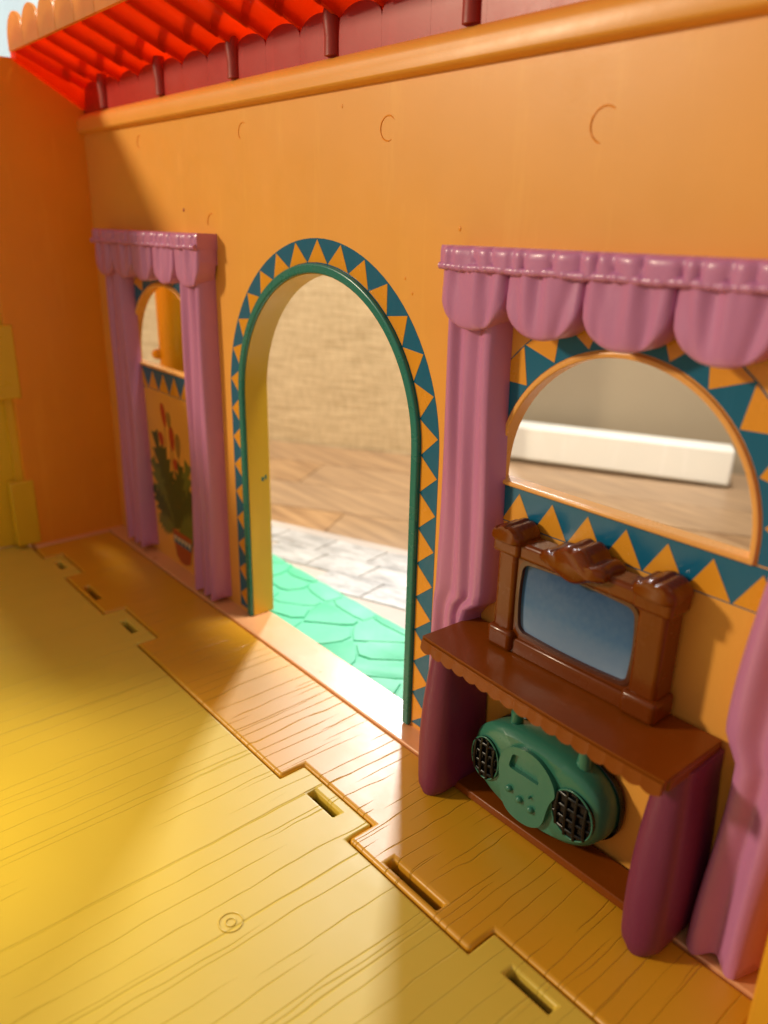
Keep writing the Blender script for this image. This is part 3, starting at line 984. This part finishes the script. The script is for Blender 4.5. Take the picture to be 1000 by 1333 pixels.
# scalloped lip
bm = nb(); top = []; bot = []; bot2 = []; top2 = []
K = 240
for k in range(K + 1):
    x = 33.02 + (42.48 - 33.02) * k / K; y = front(x)
    sc_ = abs(math.sin(PI * (x - 33.02) / 0.555)) ** .7
    zb = 6.24 - 0.12 * sc_
    top.append((x, y - 0.05, 6.56)); bot.append((x, y - 0.12, zb)); bot2.append((x, y + 0.06, zb)); top2.append((x, y + 0.05, 6.46))
vs = grid(bm, [top, bot, bot2, top2])
bm.faces.new([r[0] for r in vs]); bm.faces.new([r[-1] for r in vs][::-1])
for i in range(K): bm.faces.new((vs[0][i], vs[0][i + 1], vs[3][i + 1], vs[3][i]))
obj('shelf_edge', bm, M['brown_shelf'], st, 50)
bm = nb(); box(bm, 42.36, 42.58, -2.85, -0.2, 6.24, 6.6); obj('shelf_side_edge', bm, M['brown_shelf'], st, bev=0.08)
boxo('lower_shelf', 33.6, 41.7, -1.42, -0.12, 0.075, 0.42, M['brown_shelf'], st, 0.06)
boxo('kick_rail', 33.7, 41.6, -1.25, -1.06, 0.062, 0.3, M['flange'], st, 0.03)

# ================================================================== television
def sm2(p, it=2):
    for _ in range(it):
        p = [q for k in range(len(p)) for q in ((p[k][0] * .75 + p[(k + 1) % len(p)][0] * .25, p[k][1] * .75 + p[(k + 1) % len(p)][1] * .25), (p[k][0] * .25 + p[(k + 1) % len(p)][0] * .75, p[k][1] * .25 + p[(k + 1) % len(p)][1] * .75))]
    return p
tv = empty('television', (37.8, -0.7, 6.4), 'chestnut brown toy television with carved crest and blue screen on the shelf', 'television')
X0, X1 = 34.62, 41.0
def rbox(name, x0, x1, y0, y1, z0, z1, bev=.12, mat='brown', parent=tv): return boxo(name, x0, x1, y0, y1, z0, z1, M[mat], parent, bev, 4)
# cabinet with rounded screen opening
def rrect(x0, x1, z0, z1, r, bulge=0.0, n=8):
    pts = []
    for cx, cz, a0 in ((x1 - r, z1 - r, 0), (x0 + r, z1 - r, 90), (x0 + r, z0 + r, 180), (x1 - r, z0 + r, 270)):
        for k in range(n + 1):
            a = math.radians(a0 + 90 * k / n); pts.append((cx + r * math.cos(a), cz + r * math.sin(a)))
    mx, mz = (x0 + x1) / 2, (z0 + z1) / 2
    dense = []
    for i in range(len(pts)):
        p, q = pts[i], pts[(i + 1) % len(pts)]
        L = math.hypot(p[0] - q[0], p[1] - q[1]); k = max(1, int(L / .25))
        for j in range(k): dense.append((p[0] + (q[0] - p[0]) * j / k, p[1] + (q[1] - p[1]) * j / k))
    if bulge:
        dense = [(x + bulge * (x - mx) / (x1 - mx) * (1 - ((z - mz) / (z1 - mz)) ** 2), z + bulge * (z - mz) / (z1 - mz) * (1 - ((x - mx) / (x1 - mx)) ** 2)) for x, z in dense]
    return dense
SX0, SX1, SZ0, SZ1 = 35.82, 39.86, 7.52, 9.90
hole = rrect(SX0 - .06, SX1 + .06, SZ0 - .06, SZ1 + .06, .28, .09)
bm = nb(); xz_prism(bm, [[(35.3, 6.66), (40.3, 6.66), (40.3, 10.5), (35.3, 10.5)], hole], -1.0, -0.15)
cab = obj('cabinet', bm, M['brown'], tv, 35, bev=0.05)
bz = nb(); xz_prism(bz, [rrect(SX0 - .13, SX1 + .13, SZ0 - .13, SZ1 + .13, .32, .09), rrect(SX0 + .0, SX1 - .0, SZ0 + .0, SZ1 - .0, .24, .09)], -1.05, -0.80)
obj('bezel', bz, M['bezel'], tv, 35, bev=0.035)
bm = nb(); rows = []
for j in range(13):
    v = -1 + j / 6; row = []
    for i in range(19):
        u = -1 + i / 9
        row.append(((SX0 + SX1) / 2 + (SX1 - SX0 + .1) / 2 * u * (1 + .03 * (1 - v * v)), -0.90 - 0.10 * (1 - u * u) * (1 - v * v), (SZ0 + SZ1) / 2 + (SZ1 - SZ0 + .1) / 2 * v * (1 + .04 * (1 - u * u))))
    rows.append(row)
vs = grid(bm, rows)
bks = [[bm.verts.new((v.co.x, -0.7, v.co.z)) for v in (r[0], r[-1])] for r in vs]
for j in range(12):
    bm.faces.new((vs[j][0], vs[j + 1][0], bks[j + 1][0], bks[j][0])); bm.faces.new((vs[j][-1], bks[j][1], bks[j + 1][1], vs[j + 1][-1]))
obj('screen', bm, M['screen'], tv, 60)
caps = []
for s, xa, xb in ((0, X0 + .15, 35.55), (1, 40.0, X1 - .1)):
    rbox('pillar', xa, xb, -1.12, -0.14, 7.3, 10.3, .14)
    rbox('pillar_foot', xa - .13, xb + .13, -1.28, -0.13, 6.66, 7.42, .16)
    # cap block with a ridged roll on top
    xm = (xa + xb) / 2; hw = (xb - xa) / 2 + .16
    rbox('pillar_cap', xm - hw, xm + hw, -1.24, -0.12, 10.05, 10.62, .13)
    caps.append((xm, hw))
rbox('top_rail', 35.4, 40.2, -1.12, -0.16, 10.02, 10.60, .14)
# carved crest: rolls lying front to back
def roll(name, cx, cz, rx, rz, y0, y1, lean, parent=tv):
    bm = nb(); rows = []
    for j in range(15):
        t = j / 14; y = y0 + (y1 - y0) * t
        e = min(1, min(t, 1 - t) / .22); e = (1 - (1 - e) ** 2) ** .5
        rows.append([(cx + lean * (t - .5) + rx * math.cos(a) * (.35 + .65 * e) * (1 + .05 * math.sin(4 * a + 3 * t)), y, cz + .06 * math.sin(3 * t) + rz * math.sin(a) * (.35 + .65 * e) * (1 + .05 * math.cos(3 * a + 4 * t)))
                     for a in [2 * PI * k / 24 for k in range(25)]])
    vs = grid(bm, rows); bm.faces.new(vs[0][:-1]); bm.faces.new(vs[-1][:-1][::-1])
    bmesh.ops.remove_doubles(bm, verts=bm.verts, dist=1e-4)
    return obj(name, bm, M['brown'], parent, 70)
def carved(name, prof, y0, y1, bev, parent=tv):
    """carved block: smoothed outline in the wall plane, swelling slightly between front and back"""
    pr = sm2(prof, 2); bm = nb(); rows = []
    cx = sum(p[0] for p in pr) / len(pr); cz = sum(p[1] for p in pr) / len(pr)
    for j in range(11):
        t = j / 10; e = min(1, min(t, 1 - t) / .16); e = .80 + .20 * (1 - (1 - e) ** 2) ** .5
        k = e * (1 + .03 * math.sin(t * 9))
        rows.append([(cx + (p[0] - cx) * k, y0 + (y1 - y0) * t, cz + (p[1] - cz) * k) for p in pr + pr[:1]])
    vs = grid(bm, rows); bm.faces.new(vs[0][:-1]); bm.faces.new(vs[-1][:-1][::-1])
    bmesh.ops.remove_doubles(bm, verts=bm.verts, dist=1e-4)
    return obj(name, bm, M['brown'], parent, 50)
for xm, hw in caps:
    carved('scroll', [(xm + hw * a, 10.5 + b) for a, b in ((-1.04, -.06), (-1.1, .22), (-.86, .44), (-.62, .40), (-.45, .52), (-.05, .60), (.12, .50), (.40, .56), (.78, .42), (1.08, .20), (1.04, -.06))], -1.36, -0.12, .1)
carved('crest', [(36.62, 10.42), (36.66, 10.72), (36.95, 10.84), (37.12, 10.78), (37.28, 10.98), (37.62, 11.20), (37.82, 11.10), (38.02, 11.22), (38.30, 11.0), (38.44, 10.80), (38.66, 10.86), (38.94, 10.74), (38.98, 10.44), (38.45, 10.34), (38.1, 10.12), (37.8, 10.06), (37.5, 10.14), (37.1, 10.34)], -1.48, -0.13, .1)
bm = nb(); yz_prism(bm, [[(-0.98, 7.22), (-1.07, 7.2), (-1.10, 7.12), (-1.12, 6.66), (-0.9, 6.66)]], 35.52, 40.08)
obj('plinth', bm, M['brown'], tv, 40, bev=0.05)

# ================================================================== radio
rd = empty('radio', (37.1, -0.8, 0.45), 'teal green toy radio with two black grille speakers under the shelf', 'radio')
RX, RZ, RA, RB = 37.1, 2.28, 2.72, 1.70
def sup(a, n=2.5):
    c, s = math.cos(a), math.sin(a)
    return (abs(c) ** (2 / n) * (1 if c > 0 else -1), abs(s) ** (2 / n) * (1 if s > 0 else -1))
bm = nb(); rows = []
prof = [(-1.28, .0), (-1.30, .55), (-1.28, .86), (-1.2, .95), (-1.05, 1.0), (-0.5, 1.0), (-0.18, .97), (-0.14, .9), (-0.13, 0.0)]
for y, k in prof:
    rows.append([(RX + RA * k * sup(a)[0] + (.35 * (-1.05 - y) if y > -1.05 else 0) * -.55, y - (.10 * (1 - (sup(a)[0]) ** 2) if k < .9 and y < -1 else 0) * k, RZ + (RB * k) * sup(a)[1]) for a in [2 * PI * i / 64 for i in range(65)]])
grid(bm, rows); bmesh.ops.remove_doubles(bm, verts=bm.verts, dist=1e-4)
obj('body', bm, M['green'], rd, 40)
bm = nb(); rows = []
for y, k in ((-0.36, 1.0), (-0.34, 1.015), (-0.16, 1.015), (-0.12, 1.0), (-0.11, .5)):
    rows.append([(RX + .17 + RA * k * sup(a)[0], y, RZ + RB * k * sup(a)[1]) for a in [2 * PI * i / 64 for i in range(65)]])
grid(bm, rows); obj('back_rim', bm, M['black'], rd, 40)
# raised control plate
pl = [(-1.15, .25), (-1.02, .75), (-.75, 1.12), (-.35, 1.33), (.05, 1.38), (.5, 1.32), (.9, 1.08), (1.2, .72), (1.32, .3), (1.15, .05), (1.02, -.4), (.95, -.9), (.8, -1.25), (.4, -1.5), (-.1, -1.56), (-.6, -1.45), (-.9, -1.1), (-1.0, -.55)]
disp = [(-.66, .42), (-.66, .52), (-.56, .90), (-.48, .97), (-.05, 1.02), (.36, .95), (.45, .88), (.62, .45), (.58, .36), (-.58, .36)]
plate_out = [(RX - .12 + p[0], RZ + p[1]) for p in sm2(pl)]
disp_l = [(RX - .12 + p[0], RZ + p[1]) for p in disp]
bm = nb(); xz_prism(bm, [plate_out, disp_l], -1.52, -1.15)
cp = obj('control_plate', bm, M['green'], rd, 35, bev=0.04)
bm = nb(); xz_prism(bm, [[(RX - .12 + p[0] * 1.02, RZ + p[1]) for p in disp]], -1.36, -1.2)
obj('display', bm, M['green'], rd, 35)
for (bx, bz_) in ((-.55, -.45), (-.08, -.62), (.42, -.72), (.35, -.25)):
    bm = nb(); r_ = .13 if bz_ < -.3 else .05
    tube(bm, [(RX - .12 + bx, -1.5, RZ + bz_), (RX - .12 + bx, -1.60, RZ + bz_), (RX - .12 + bx, -1.66, RZ + bz_)], [r_, r_, r_ * .6], 14)
    obj('button', bm, M['green'], rd, 60)
# speakers: black dish and raised grille bars
def ytilt(x): return -1.36 + (.0 if abs(x - RX) < 1.4 else .02)
for sx, rx_, rz_ in ((RX - 1.98, .62, .84), (RX + 1.78, .80, .90)):
    sz = RZ - .06; bm = nb()
    pts = [(sx + rx_ * math.cos(2 * PI * k / 36), sz + rz_ * math.sin(2 * PI * k / 36)) for k in range(36)]
    xz_prism(bm, [pts], -1.37, -1.1)
    sp = obj('speaker', bm, M['black'], rd, 35, bev=0.03)
    for k in (-1.5, -0.5, 0.5, 1.5):
        for ori in (0, 1):
            R1, R2 = (rx_, rz_) if ori == 0 else (rz_, rx_)
            d = k * R1 * .46; h = R2 * math.sqrt(max(0, 1 - (d / R1) ** 2)) * .96
            if h < .2: continue
            pt = []
            for j in range(9):
                q = -h + 2 * h * j / 8
                yb = -1.47 + .06 * (q / h) ** 2 + .04 * ori
                pt.append((sx + d, yb, sz + q) if ori == 0 else (sx + q, yb, sz + d))
            bm = nb(); tube(bm, pt, .055, 6); obj('grille_bar', bm, M['black'], sp, 60)
    bm = nb(); tube(bm, [(sx + rx_ * math.cos(2 * PI * k / 36), -1.38, sz + rz_ * math.sin(2 * PI * k / 36)) for k in range(37)], .032, 8, False)
    obj('speaker_rim', bm, M['green'], sp, 60)
# carrying handle
hp = [(RX - 1.2, -.75, RZ + 1.5), (RX - 1.22, -.75, RZ + 1.95), (RX - 1.05, -.75, RZ + 2.25), (RX - .6, -.75, RZ + 2.42), (RX + .2, -.75, RZ + 2.46), (RX + 1.0, -.75, RZ + 2.42), (RX + 1.45, -.75, RZ + 2.25), (RX + 1.62, -.75, RZ + 1.95), (RX + 1.6, -.75, RZ + 1.45)]
bm = nb(); tube(bm, hp, [.24, .22, .2, .19, .19, .19, .2, .22, .26], 12); obj('handle', bm, M['green'], rd, 60)
